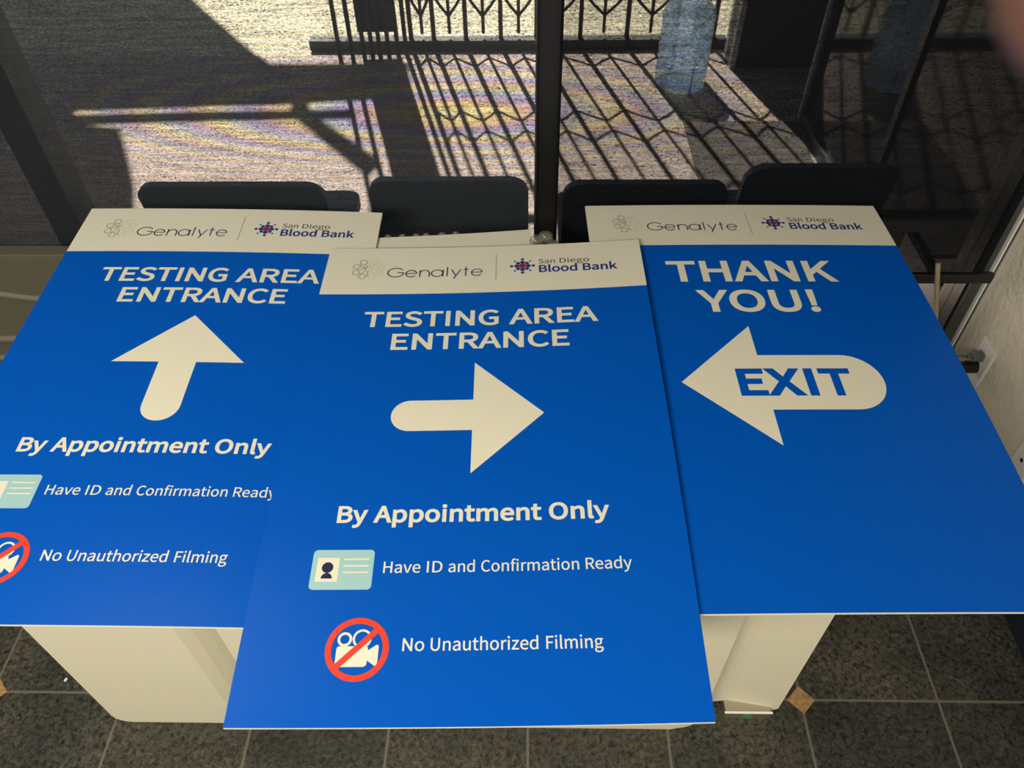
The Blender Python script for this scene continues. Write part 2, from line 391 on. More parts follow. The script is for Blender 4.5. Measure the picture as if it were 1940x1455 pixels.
# ------------------------------------------------------------------ lettering: outline data (cap height 1000), x,y + handles per point
GLYPHS = {}
for ln in r'''!|441|177,302,171,494,206,302 263,302,235,302,269,494 280,880,274,687,281,927 282,1022,282,975,241,1022 157,1022,199,1022,158,975 160,880,159,927,166,687|220,-18,171,-18,270,-18 310,76,310,20,310,134 220,172,270,172,171,172 130,76,130,134,130,20
A|830|5,0,118,333,48,0 132,0,90,0,165,102 229,306,197,204,351,306 595,306,473,306,627,204 690,0,659,102,735,0 824,0,780,0,711,333 484,1000,598,667,438,1000 344,1000,391,1000,231,667|261,405,362,405,277,457 310,559,293,508,345,673 409,898,378,781,411,898 415,898,413,898,448,782 516,559,479,673,532,508 564,405,548,457,463,405
B|897|138,0,138,333,244,0 456,0,350,0,680,0 835,293,835,97,835,430 632,532,750,509,632,534 632,539,632,537,726,569 778,756,778,656,778,932 434,1000,636,1000,335,1000 138,1000,237,1000,138,667|263,576,313,576,263,684 263,901,263,792,315,901 418,901,366,901,574,901 654,740,654,857,654,637 412,576,584,576,363,576|263,101,322,101,263,227 263,478,263,352,322,478 438,478,380,478,614,478 711,297,711,422,711,162 438,101,610,101,380,101
C|871|514,-18,265,-18,644,-18 821,126,742,34,798,152 752,206,775,179,688,135 520,93,615,93,329,93 209,504,209,251,209,753 524,907,336,907,610,907 729,813,675,869,751,841 797,895,774,868,740,959 523,1018,644,1018,269,1018 79,499,79,823,79,175
D|939|138,0,138,333,223,0 393,0,308,0,695,0 858,504,858,187,858,823 388,1000,695,1000,304,1000 138,1000,221,1000,138,667|263,104,301,104,263,368 263,898,263,633,301,898 377,898,339,898,613,898 729,504,729,757,729,251 377,104,613,104,339,104
E|804|138,0,138,333,335,0 729,0,532,0,729,36 729,108,729,72,574,108 263,108,418,108,263,229 263,472,263,351,390,472 643,472,516,472,643,508 643,580,643,544,516,580 263,580,390,580,263,685 263,894,263,789,413,894 714,894,564,894,714,929 714,1000,714,965,522,1000 138,1000,330,1000,138,667
F|753|138,0,138,333,180,0 263,0,222,0,263,150 263,449,263,299,391,449 645,449,518,449,645,484 645,555,645,520,518,555 263,555,391,555,263,668 263,894,263,781,413,894 714,894,564,894,714,929 714,1000,714,965,522,1000 138,1000,330,1000,138,667
G|940|531,-18,267,-18,665,-18 839,98,775,31,839,238 839,519,839,378,730,519 510,519,620,519,510,484 510,413,510,448,581,413 723,413,652,413,723,326 723,151,723,239,684,115 543,93,614,93,329,93 209,504,209,251,209,753 542,907,340,907,641,907 757,813,707,865,780,841 826,895,803,868,768,955 538,1018,677,1018,273,1018 79,499,79,823,79,175
H|993|138,0,138,333,180,0 263,0,222,0,263,157 263,472,263,315,419,472 730,472,574,472,730,315 730,0,730,157,772,0 857,0,815,0,857,333 857,1000,857,667,815,1000 730,1000,772,1000,730,861 730,581,730,721,574,581 263,581,419,581,263,721 263,1000,263,861,222,1000 138,1000,180,1000,138,667
I|400|138,0,138,333,180,0 263,0,222,0,263,333 263,1000,263,667,222,1000 138,1000,180,1000,138,667
K|881|138,0,138,333,180,0 263,0,222,0,263,106 263,317,263,211,321,385 435,521,378,453,535,348 735,0,635,174,782,0 876,0,829,0,755,207 514,621,635,414,619,747 828,1000,724,874,781,1000 685,1000,733,1000,545,833 266,498,406,665,265,498 263,498,264,498,263,665 263,1000,263,833,222,1000 138,1000,180,1000,138,667
N|987|138,0,138,333,177,0 257,0,217,0,257,175 257,525,257,350,257,630 242,838,247,737,243,838 247,838,245,838,283,769 355,632,319,700,476,421 719,0,598,211,762,0 849,0,806,0,849,333 849,1000,849,667,809,1000 729,1000,769,1000,729,827 729,480,729,654,729,377 746,164,738,263,744,164 740,164,742,164,704,232 632,370,668,301,510,580 266,1000,388,790,223,1000 138,1000,181,1000,138,667
O|1012|506,-18,255,-18,757,-18 933,504,933,183,933,824 506,1018,757,1018,255,1018 79,504,79,824,79,183|506,93,686,93,326,93 209,504,209,254,209,753 506,907,326,907,686,907 804,504,804,753,804,254
R|866|263,525,319,525,263,650 263,898,263,774,319,898 431,898,375,898,588,898 674,720,674,851,674,589 431,525,588,525,375,525|686,0,605,141,734,0 828,0,781,0,744,146 574,438,659,292,710,471 800,720,800,564,800,928 450,1000,654,1000,346,1000 138,1000,242,1000,138,667 138,0,138,333,180,0 263,0,222,0,263,141 263,424,263,283,323,424 443,424,383,424,524,283
S|813|415,-18,273,-18,624,-18 755,266,755,108,755,415 549,534,665,483,501,554 407,595,454,574,329,628 240,763,240,665,240,851 427,907,314,907,520,907 655,815,594,872,677,841 720,895,699,868,651,967 427,1018,546,1018,246,1018 112,753,112,907,112,607 315,497,222,536,363,476 458,434,411,455,554,392 626,255,626,359,626,158 416,93,549,93,312,93 141,217,212,142,116,188 65,130,91,159,151,40
T|817|345,0,345,298,388,0 472,0,430,0,472,298 472,894,472,596,573,894 775,894,674,894,775,929 775,1000,775,965,531,1000 42,1000,287,1000,42,965 42,894,42,929,143,894 345,894,244,894,345,596
U|984|493,-18,288,-18,696,-18 851,412,851,91,851,608 851,1000,851,804,811,1000 730,1000,771,1000,730,803 730,409,730,606,730,169 493,93,625,93,362,93 259,409,259,169,259,606 259,1000,259,803,217,1000 134,1000,176,1000,134,804 134,412,134,608,134,91
X|782|23,0,121,172,68,0 157,0,112,0,205,90 300,270,252,180,326,321 381,433,352,371,383,433 386,433,384,433,419,371 472,270,446,321,522,180 621,0,571,90,667,0 760,0,714,0,662,170 467,510,564,340,558,674 740,1000,649,837,695,1000 607,1000,651,1000,563,915 473,745,518,830,449,699 403,598,430,656,401,598 397,598,399,598,364,656 318,745,344,699,272,830 181,1000,227,915,135,1000 42,1000,89,1000,133,839 315,517,224,678,218,345
Y|725|299,0,299,129,341,0 424,0,383,0,424,129 424,388,424,258,525,592 726,1000,625,796,682,1000 595,1000,639,1000,552,906 467,718,509,812,435,644 366,498,401,573,364,498 360,498,362,498,325,573 262,718,295,644,219,812 132,1000,176,906,88,1000 -1,1000,43,1000,99,796 299,388,199,592,299,258
a|768|296,-18,172,-18,388,-18 542,89,471,30,543,89 546,89,544,89,549,59 557,0,553,30,591,0 659,0,625,0,659,152 659,456,659,304,659,640 403,760,584,760,282,760 112,663,179,707,128,635 160,577,144,606,218,617 382,656,296,656,504,656 535,469,535,565,220,434 81,192,81,353,81,59|332,83,403,83,258,83 201,201,201,116,201,296 535,386,285,358,535,317 535,180,535,249,463,116
d|846|378,-18,192,-18,467,-18 603,87,546,30,604,87 607,87,606,87,611,58 618,0,614,29,652,0 720,0,686,0,720,362 720,1086,720,724,679,1086 595,1086,637,1086,595,991 595,801,595,896,597,759 602,674,599,716,536,727 393,760,480,760,224,760 72,370,72,610,72,123|405,87,473,87,276,87 201,371,201,192,201,540 415,655,296,655,476,655 595,577,534,633,595,448 595,188,595,318,534,120
e|756|426,-18,228,-18,525,-18 669,57,604,15,654,85 625,141,640,113,569,104 439,82,512,82,299,82 194,341,202,183,360,341 693,341,527,341,696,360 699,412,699,385,699,624 403,760,592,760,233,760 71,370,71,611,71,126|192,430,325,430,207,577 405,660,300,660,521,660 589,430,589,580,457,430
f|443|45,640,45,671,79,640 146,640,112,640,146,427 146,0,146,213,187,0 270,0,229,0,270,213 270,640,270,427,322,640 427,640,375,640,427,674 427,741,427,707,375,741 270,741,322,741,270,780 270,858,270,819,270,954 375,1004,304,1004,401,1004 458,984,431,997,468,1016 486,1081,477,1048,452,1094 362,1104,408,1104,214,1104 146,860,146,1010,146,820 146,741,146,781,112,739 45,734,79,736,45,703
g|770|375,-341,195,-341,604,-341 750,-85,750,-222,750,38 493,91,663,91,444,91 347,91,395,91,247,91 217,172,217,126,217,213 265,261,237,237,297,244 374,235,338,235,527,235 645,493,645,334,645,557 585,645,621,611,636,645 737,645,686,645,737,677 737,741,737,709,651,741 479,741,565,741,453,752 374,760,416,760,225,760 97,495,97,658,97,407 194,296,145,334,194,294 194,291,194,292,154,263 112,153,112,214,112,94 179,31,141,55,179,29 179,25,179,27,109,-18 70,-143,70,-79,70,-270|374,319,460,319,289,319 217,495,217,388,217,604 374,669,288,669,463,669 532,495,532,604,532,388|393,-255,536,-255,258,-255 179,-126,179,-205,179,-83 254,0,201,-38,287,-8 349,-11,322,-11,392,-11 478,-11,435,-11,576,-11 628,-105,628,-35,628,-181
h|828|126,0,126,362,167,0 251,0,209,0,251,179 251,538,251,358,325,613 453,651,377,651,551,651 594,453,594,592,594,302 594,0,594,151,635,0 718,0,676,0,718,156 718,469,718,313,718,658 491,760,647,760,390,760 246,636,314,704,247,687 251,789,249,738,251,888 251,1086,251,987,209,1086 126,1086,167,1086,126,724
i|375|126,0,126,247,167,0 251,0,209,0,251,247 251,741,251,494,209,741 126,741,167,741,126,494|188,894,139,894,237,894 272,977,272,927,272,1025 188,1058,237,1058,139,1058 106,977,106,1025,106,927
k|753|126,0,126,362,166,0 248,0,207,0,248,65 248,195,248,130,295,249 388,358,341,303,460,238 604,0,532,119,650,0 740,0,695,0,646,147 460,442,553,295,542,542 707,741,625,641,660,741 568,741,614,741,463,611 254,351,358,481,252,351 248,351,250,351,248,596 248,1086,248,841,207,1086 126,1086,166,1086,126,724
l|388|257,-18,164,-18,291,-18 329,-7,311,-12,323,25 311,89,317,57,297,86 285,86,292,86,266,86 251,139,251,101,251,455 251,1086,251,771,209,1086 126,1086,167,1086,126,773 126,147,126,460,126,42
m|1264|126,0,126,247,167,0 251,0,209,0,251,179 251,538,251,358,318,614 437,651,381,651,531,651 574,453,574,592,574,302 574,0,574,151,616,0 699,0,657,0,699,179 699,538,699,358,768,614 886,651,828,651,980,651 1023,453,1023,592,1023,302 1023,0,1023,151,1065,0 1148,0,1106,0,1148,156 1148,469,1148,313,1148,658 924,760,1075,760,832,760 678,618,756,701,648,705 473,760,588,760,385,760 243,633,308,704,242,633 240,633,241,633,236,669 228,741,232,705,194,741 126,741,160,741,126,494
n|832|126,0,126,247,167,0 251,0,209,0,251,179 251,538,251,358,325,613 453,651,377,651,551,651 594,453,594,592,594,302 594,0,594,151,635,0 718,0,676,0,718,156 718,469,718,313,718,658 491,760,647,760,390,760 243,633,312,704,242,633 240,633,241,633,236,669 228,741,232,705,194,741 126,741,160,741,126,494
o|827|413,-18,232,-18,595,-18 756,370,756,124,756,617 413,760,595,760,232,760 71,370,71,617,71,124|413,86,542,86,285,86 199,370,199,199,199,540 413,655,285,655,542,655 629,370,629,540,629,199
p|846|126,-312,126,39,167,-312 251,-312,209,-312,251,-229 251,-61,251,-145,250,-18 247,68,248,25,314,12 452,-18,385,-18,621,-18 774,382,774,128,774,611 479,760,670,760,393,760 243,655,310,711,242,655 240,655,241,655,236,684 228,741,232,712,194,741 126,741,160,741,126,390|431,87,554,87,382,87 251,164,317,106,251,294 251,554,251,424,322,619 448,655,386,655,589,655 644,381,644,546,644,198
r|529|126,0,126,247,167,0 251,0,209,0,251,159 251,476,251,317,300,602 437,648,375,648,468,648 509,636,484,644,517,672 532,744,524,708,509,756 453,760,486,760,371,760 243,606,295,700,242,606 240,606,241,606,236,651 228,741,232,696,194,741 126,741,160,741,126,494
t|514|358,-18,201,-18,404,-18 495,10,453,-4,487,41 471,104,479,72,446,93 386,83,413,83,300,83 272,225,272,135,272,363 272,640,272,502,339,640 473,640,406,640,473,674 473,741,473,707,406,741 272,741,339,741,272,811 272,950,272,880,237,950 168,950,202,950,163,880 154,741,159,811,115,739 37,734,76,736,37,703 37,640,37,671,74,640 147,640,111,640,147,503 147,229,147,366,147,81
u|828|342,-18,186,-18,443,-18 587,116,517,35,588,116 591,116,589,116,594,77 600,0,597,39,635,0 704,0,670,0,704,247 704,741,704,494,663,741 580,741,621,741,580,566 580,216,580,391,509,128 379,90,456,90,281,90 240,287,240,149,240,438 240,741,240,589,198,741 115,741,156,741,115,584 115,272,115,428,115,82
v|711|285,0,196,247,334,0 431,0,383,0,519,247 693,741,606,494,652,741 570,741,611,741,524,600 430,319,477,460,408,247 362,101,383,172,359,101 355,101,357,101,333,172 287,319,310,247,240,460 147,741,194,600,104,741 18,741,61,741,107,494
y|711|138,-319,104,-319,285,-319 415,-63,363,-207,508,205 693,741,600,473,653,741 572,741,612,741,527,604 438,330,483,467,419,263 378,120,397,188,376,120 371,120,373,120,345,190 297,330,321,265,247,467 147,741,197,604,104,741 18,741,61,741,117,494 315,-1,216,246,310,-20 299,-57,304,-39,267,-149 132,-217,216,-217,112,-217 75,-205,90,-210,67,-238 50,-304,59,-271,74,-314
z|648|48,0,48,22,235,0 609,0,422,0,609,34 609,101,609,67,474,101 205,101,339,101,335,292 596,674,466,483,596,696 596,741,596,719,428,741 90,741,259,741,90,707 90,640,90,674,206,640 438,640,322,640,308,449 48,67,178,258,48,45'''.split('\n'):
    c, rest = ln[0], ln[2:].split('|')
    GLYPHS[c] = (int(rest[0]), [[tuple(map(int, p.split(','))) for p in s.split(' ')] for s in rest[1:]])

def straight(adv, *loops):
    return (adv, [[(*p, *[round(p[k] + (l[i - 1][k] - p[k]) / 3) for k in (0, 1)], *[round(p[k] + (l[(i + 1) % len(l)][k] - p[k]) / 3) for k in (0, 1)]) for i, p in enumerate(l)] for l in loops])
GLYPHS['N'] = straight(1000, [(138, 0), (138, 1000), (262, 1000), (738, 248), (738, 1000), (862, 1000), (862, 0), (738, 0), (262, 752), (262, 0)])
GLYPHS['A'] = straight(830, [(5, 0), (344, 1000), (484, 1000), (824, 0), (690, 0), (595, 306), (229, 306), (132, 0)], [(258, 400), (564, 400), (412, 890)])
GLYPHS['X'] = straight(790, [(20, 0), (322, 515), (40, 1000), (188, 1000), (398, 612), (606, 1000), (748, 1000), (466, 520), (770, 0), (622, 0), (394, 415), (162, 0)])

def outline(sp):
    """sample one closed bezier outline: straight sides keep only their ends"""
    out = []
    for i, p in enumerate(sp):
        q = sp[(i + 1) % len(sp)]
        P0, P1, P2, P3 = Vector(p[0:2]), Vector(p[4:6]), Vector(q[2:4]), Vector(q[0:2])
        ch = P3 - P0
        if ch.length < 0.5: continue
        dev = max(abs(ch.cross(P1 - P0)), abs(ch.cross(P2 - P0))) / ch.length
        n = 1 if dev < 4 else 7
        for k in range(n):
            t = k / n; m = 1 - t
            out.append(P0 * m ** 3 + P1 * 3 * m * m * t + P2 * 3 * m * t * t + P3 * t ** 3)
    return out

def area2(l): return sum(l[i].x * l[(i + 1) % len(l)].y - l[(i + 1) % len(l)].x * l[i].y for i in range(len(l)))

def grow(l, d, sgn):
    """move an outline outward by d (mitred, with blunt limits)"""
    out = []; n = len(l)
    for i in range(n):
        a = (l[i] - l[i - 1]).normalized(); b = (l[(i + 1) % n] - l[i]).normalized()
        na = Vector((a.y, -a.x)) * sgn; nb = Vector((b.y, -b.x)) * sgn
        m = na + nb
        if m.length < 1e-6: out.append(l[i] + na * d); continue
        m.normalize(); c = max(m.dot(na), 0.30)
        out.append(l[i] + m * d / c)
    return out

def text_mesh(bm, txt, x0, x1, base, cap, bold):
    """flat lettering in (x, y) with y up, fitted between x0 and x1, added to bm"""
    base_in = base + bold; cap_in = cap - 2 * bold
    pen = 0; lo = 1e9; hi = -1e9; placed = []
    for ch in txt:
        adv, sp = GLYPHS[ch]
        for s in sp:
            for p in s: lo = min(lo, pen + p[0]); hi = max(hi, pen + p[0])
        placed.append((pen, sp)); pen += adv
    sx = (x1 - x0 - 2 * bold) / (hi - lo); sy = cap_in / 1000
    for pn, sp in placed:
        loops = [[Vector((x0 + bold + (pn + v.x - lo) * sx, base_in + v.y * sy)) for v in outline(s)] for s in sp]
        sgn = 1 if area2(max(loops, key=lambda l: abs(area2(l)))) > 0 else -1
        outer = [l for l in loops if area2(l) * sgn > 0]; inner = [l for l in loops if area2(l) * sgn < 0]
        for o in outer:
            bx = (min(v.x for v in o), max(v.x for v in o), min(v.y for v in o), max(v.y for v in o))
            hs = [h for h in inner if bx[0] < h[0].x < bx[1] and bx[2] < h[0].y < bx[3]]
            fill(bm, grow(o, bold, sgn), [grow(h, bold, sgn) for h in hs])
    return bm

def fill(bm, outer, holes=()):
    loops = [[Vector((p[0], p[1], 0)) for p in l] for l in (outer, *holes)]
    vs = [bm.verts.new(v) for l in loops for v in l]
    for t in geometry.tessellate_polygon(loops):
        try: bm.faces.new([vs[i] for i in t])
        except ValueError: pass
    return bm

def ribbon(bm, pts, w):
    pts = [Vector((p[0], p[1])) for p in pts]; L = []; R_ = []
    for i, p in enumerate(pts):
        d = (pts[min(i + 1, len(pts) - 1)] - pts[max(i - 1, 0)]).normalized(); n = Vector((-d.y, d.x)) * w / 2
        L.append(bm.verts.new((p.x + n.x, p.y + n.y, 0))); R_.append(bm.verts.new((p.x - n.x, p.y - n.y, 0)))
    for i in range(len(pts) - 1): bm.faces.new((L[i], L[i + 1], R_[i + 1], R_[i]))
    return bm

def arc(cx, cy, rx, ry, a0, a1, n=28):
    return [(cx + rx * math.cos(math.radians(a0 + (a1 - a0) * k / n)), cy + ry * math.sin(math.radians(a0 + (a1 - a0) * k / n))) for k in range(n + 1)]

def circ(cx, cy, r, n=32): return arc(cx, cy, r, r, 0, 360, n)[:-1]

# ------------------------------------------------------------------ the foam-board signs
SW, SH, HEAD, THICK = 0.6096, 0.9144, 0.1411, 0.005
POSES = {
 'M': (-0.05666, 0.81887, -0.97548, -0.01343, 0.05206, -0.02615, -0.00686, 0.01541),
 'L': (-0.57944, 0.95582, -0.97554, -0.01837, 0.04019, 0.02605, 0.00413, 0.00373),
 'R': (0.46366, 0.95281, -0.97735, -0.00266, 0.02729, 0.01915, 0.00276, 0.01187)}
RO = Matrix.Rotation(math.radians(1.6), 4, 'Z')

def pose_fn(key, dz=0.0, extra=None):
    x, y, z, yaw, tx, ty, b, c = POSES[key]
    R_ = Matrix.Rotation(yaw, 4, 'Z') @ Matrix.Rotation(tx, 4, 'X') @ Matrix.Rotation(ty, 4, 'Y')
    Mx = Matrix.Translation((0, 0, CAMZ)) @ RO @ Matrix.Translation((x, y, z)) @ R_
    def f(u, v, h=0.0):
        a, bb = u - SW / 2, SH / 2 - v
        if extra: a, bb = extra(a, bb)
        zz = b * (1 - 4 * (a / SW) ** 2) + c * (1 - 4 * (bb / SH) ** 2)
        return Mx @ Vector((a, bb, zz + h + dz))
    return f

def decal(name, bm, mat, parent, fn, h):
    """bm is flat art in (u, -v); cut to follow the board's gentle bend, then laid on it"""
    bm.normal_update()
    for k in range(1, 31):
        bmesh.ops.bisect_plane(bm, geom=bm.verts[:] + bm.edges[:] + bm.faces[:], plane_co=(0, -SH * k / 31, 0), plane_no=(0, 1, 0))
    for k in range(1, 13):
        bmesh.ops.bisect_plane(bm, geom=bm.verts[:] + bm.edges[:] + bm.faces[:], plane_co=(SW * k / 13, 0, 0), plane_no=(1, 0, 0))
    off = abs_loc(parent)
    for v in bm.verts: v.co = fn(v.co.x, -v.co.y, h) - off
    bm.normal_update()
    me = bpy.data.meshes.new(name)
    for f in bm.faces:
        if f.normal.z < 0: f.normal_flip()
    bm.to_mesh(me); bm.free()
    return link_mesh(name, me, mat, parent)

def board(name, fn, root, mat):
    bm = bmesh.new(); nu, nv = 26, 31
    G = [[[bm.verts.new(fn(SW * i / nu, SH * j / nv, h)) for i in range(nu + 1)] for j in range(nv + 1)] for h in (0, -THICK)]
    for k in (0, 1):
        for j in range(nv):
            for i in range(nu): bm.faces.new((G[k][j][i], G[k][j][i + 1], G[k][j + 1][i + 1], G[k][j + 1][i]))
    for i in range(nu):
        for j in (0, nv): bm.faces.new((G[0][j][i], G[0][j][i + 1], G[1][j][i + 1], G[1][j][i]))
    for j in range(nv):
        for i in (0, nu): bm.faces.new((G[0][j][i], G[0][j + 1][i], G[1][j + 1][i], G[1][j][i]))
    return obj(name, bm, mat, root)

def header_logos(root, fn):
    u0, Wd, cap, base = 0.1214, 0.1816, 0.0275, -0.0915
    X = lambda t: u0 + t * Wd
    Y = lambda t: base + t * cap
    sw = 0.0022
    bm = bmesh.new()
    ribbon(bm, [(X(0.158), Y(0.80))] + arc(X(0.085), Y(0.5), 0.085 * Wd, 0.48 * cap, 38, 358) + [(X(0.163), Y(0.49)), (X(0.105), Y(0.49))], sw)
    def e_(b, a0, a1):
        m, r = (a0 + a1) / 2, (a1 - a0) / 2
        ribbon(b, [(X(a0 + 0.006), Y(0.385)), (X(a1), Y(0.385))], sw * 0.95)
        ribbon(b, arc(X(m), Y(0.37), r * Wd, 0.36 * cap, 0, 322), sw)
    e_(bm, 0.194, 0.306)
    ribbon(bm, [(X(0.342), Y(0)), (X(0.342), Y(0.74))], sw)
    ribbon(bm, arc(X(0.392), Y(0.36), 0.05 * Wd, 0.36 * cap, 180, 0) + [(X(0.442), Y(0))], sw)
    ribbon(bm, arc(X(0.524), Y(0.37), 0.060 * Wd, 0.36 * cap, 0, 360, 40), sw)
    ribbon(bm, [(X(0.586), Y(0.74)), (X(0.586), Y(0))], sw)
    o1 = decal('maker_name', bm, M_black, root, fn, 0.00032)
    bm = bmesh.new()
    ribbon(bm, [(X(0.630), Y(1.02)), (X(0.630), Y(0))], sw)
    ribbon(bm, [(X(0.676), Y(0.74)), (X(0.724), Y(0.03))], sw); ribbon(bm, [(X(0.772), Y(0.74)), (X(0.703), Y(-0.27))], sw)
    ribbon(bm, [(X(0.826), Y(1.0)), (X(0.826), Y(0))], sw); ribbon(bm, [(X(0.800), Y(0.72)), (X(0.856), Y(0.72))], sw)
    e_(bm, 0.888, 0.998)
    decal('maker_name', bm, M_indigo, root, fn, 0.00032)
    # petals of the ring emblem: half dark, half pale
    cx, cy = 0.0825, -0.0668
    dark, pale = bmesh.new(), bmesh.new()
    for k in range(8):
        a = math.radians(117 + 43.5 * k)
        d = k < 4
        b = dark if d else pale; w = 0.0009 if d else 0.0006
        px, py = cx + 0.0250 * math.cos(a), cy + 0.0240 * math.sin(a)
        r = 0.0068 if d else 0.0062
        ribbon(b, arc(px, py, r, r, 0, 360, 26), w)
        t = a + (0.42 if k % 2 == 0 else 0.40)
        ribbon(b, [(cx + 0.0042 * math.cos(t), cy + 0.0042 * math.sin(t)), (cx + 0.0225 * math.cos(t), cy + 0.0225 * math.sin(t))], w)
        if k in (0, 1):
            t = a - 0.05
            ribbon(b, [(cx + 0.0042 * math.cos(t), cy + 0.0042 * math.sin(t)), (cx + 0.0165 * math.cos(t), cy + 0.0165 * math.sin(t))], w)
    decal('ring_emblem', dark, M_grey, root, fn, 0.00032)
    decal('ring_emblem', pale, M_pale, root, fn, 0.00032)
    bm = bmesh.new(); ribbon(bm, [(0.3296, -0.028), (0.3296, -0.1042)], 0.0009)
    decal('divider_line', bm, M_line, root, fn, 0.00032)
    # blood bank flower
    fx, fy = 0.3805, -0.0663
    bm = bmesh.new()
    for k in range(8):
        a = math.radians(45 * k); c = k % 2 == 0
        fill(bm, circ(fx + (0.0208 if c else 0.0208) * math.cos(a), fy + 0.0203 * math.sin(a), 0.0034 if c else 0.0022, 16))
        fill(bm, circ(fx + (0.0112 if c else 0.0120) * math.cos(a), fy + (0.0110 if c else 0.0118) * math.sin(a), 0.0047 if c else 0.0040, 20))
    decal('flower_emblem', bm, M_royal, root, fn, 0.00032)
    bm = bmesh.new(); fill(bm, circ(fx, fy, 0.0070, 24))
    decal('flower_emblem', bm, M_darkred, root, fn, 0.00045)
    bm = bmesh.new()
    text_mesh(bm, 'San', 0.4115, 0.4430, -0.0610, 0.0140, 0.00002); text_mesh(bm, 'Diego', 0.4523, 0.5088, -0.0612, 0.0140, 0.00002)
    decal('bank_name', bm, M_grey, root, fn, 0.00032)
    bm = bmesh.new()
    text_mesh(bm, 'Blood', 0.4118, 0.4848, -0.0876, 0.0215, 0.0007); text_mesh(bm, 'Bank', 0.4955, 0.5602, -0.0878, 0.0215, 0.0007)
    decal('bank_name', bm, M_royal, root, fn, 0.00032)

def wordline(root, fn, name, words, base, cap, bold, mat=M_print, h=0.00032):
    bm = bmesh.new()
    for w, a, b in words: text_mesh(bm, w, a, b, -base, cap, bold)
    return decal(name, bm, mat, root, fn, h)

def blue_panel(root, fn):
    bm = bmesh.new()
    fill(bm, [(0.0, -HEAD), (0.0, -SH), (SW, -SH), (SW, -HEAD)])
    decal('blue_print', bm, M_blue, root, fn, 0.00015)

def arrow_pts(cx, cy, ang, head=0.1157, half=0.1135, stem_half=0.0312, total=0.2485):
    """tip at +x end in arrow space, then turned"""
    pts = [(0, 0), (-head, half), (-head, stem_half), (-(total - stem_half), stem_half)]
    pts += arc(-(total - stem_half), 0, stem_half, stem_half, 90, 270, 24)[1:-1]
    pts += [(-(total - stem_half), -stem_half), (-head, -stem_half), (-head, -half)]
    c, s = math.cos(ang), math.sin(ang)
    return [(cx + c * a - s * b, cy + s * a + c * b) for a, b in pts]

def entrance_art(root, fn, arrow):
    wordline(root, fn, 'title_text', [('TESTING', 0.0924, 0.3365), ('AREA', 0.3555, 0.5139), ('ENTRANCE', 0.1480, 0.4606)][:2], 0.2300, 0.0400, 0.0014)
    wordline(root, fn, 'title_text', [('ENTRANCE', 0.1480, 0.4606)], 0.2878, 0.0400, 0.0014)
    bm = bmesh.new(); fill(bm, arrow)
    decal('arrow', bm, M_print, root, fn, 0.00032)
    wordline(root, fn, 'appointment_text', [('By', 0.1036, 0.1478), ('Appointment', 0.1575, 0.4040), ('Only', 0.4146, 0.5024)], 0.6312, 0.0282, 0.0012)
    wordline(root, fn, 'identity_text', [('Have', 0.1795, 0.2318), ('ID', 0.2408, 0.2628), ('and', 0.2713, 0.3083), ('Confirmation', 0.3172, 0.4542), ('Ready', 0.4634, 0.5274)], 0.7102, 0.0172, 0.0002)
    wordline(root, fn, 'filming_text', [('No', 0.2156, 0.2445), ('Unauthorized', 0.2528, 0.3949), ('Filming', 0.4053, 0.4800)], 0.8200, 0.0172, 0.0002)
    # identity card
    bm = bmesh.new(); fill(bm, [(x, -y) for x, y in rounded(0.0783, 0.1652, 0.6745, 0.7345, (0.006,) * 4)])
    card = decal('identity_card', bm, M_sky, root, fn, 0.00032)
    def sub(name, b, m, par, h):
        o = decal(name, b, m, par, fn, h)
        return o
    bm = bmesh.new(); fill(bm, [(0.0855, -0.6865), (0.1165, -0.6865), (0.1165, -0.7227), (0.0855, -0.7227)])
    for v in (0.6890, 0.6990, 0.7088):
        fill(bm, [(x, -y) for x, y in rounded(0.1226, 0.1590, v - 0.0012, v + 0.0012, (0.0011,) * 4, 3)])
    sub('card_photo', bm, M_print, card, 0.00045)
    bm = bmesh.new(); fill(bm, circ(0.1008, -0.7016, 0.0080))
    fill(bm, arc(0.1010, -0.7180, 0.0078, 0.0084, 0, 180, 20))
    sub('card_portrait', bm, M_navy, card, 0.00058)
    # film camera under a red prohibition ring
    bm = bmesh.new()
    fill(bm, [(x, -y) for x, y in rounded(0.1286, 0.1704, 0.8130, 0.8400, (0.0035, 0.0035, 0.005, 0.002))])
    fill(bm, circ(0.1382, -0.8038, 0.0097), [circ(0.1382, -0.8038, 0.0062)])
    fill(bm, circ(0.1612, -0.8030, 0.0127), [circ(0.1612, -0.8030, 0.0096)])
    fill(bm, [(0.1700, -0.8190), (0.1812, -0.8112), (0.1838, -0.8118), (0.1843, -0.8136), (0.1843, -0.8372), (0.1835, -0.8390), (0.1815, -0.8393), (0.1700, -0.8315)])
    decal('film_camera', bm, M_print, root, fn, 0.00032)
    bm = bmesh.new(); fill(bm, circ(0.1558, -0.8168, 0.0422, 64), [circ(0.1558, -0.8168, 0.0340, 64)])
    c0, c1 = Vector((0.1306, -0.8398)), Vector((0.1810, -0.7910))
    ribbon(bm, [c0, c1], 0.0082)
    decal('prohibition_ring', bm, M_red, root, fn, 0.00055)

def sign(key, label):
    fn = pose_fn(key)
    root = empty('foam_board_sign', fn(SW / 2, SH / 2, -THICK), label, 'sign', 'blue foam board signs')
    board('board', fn, root, M_board)
    blue_panel(root, fn)
    header_logos(root, fn)
    return root, fn

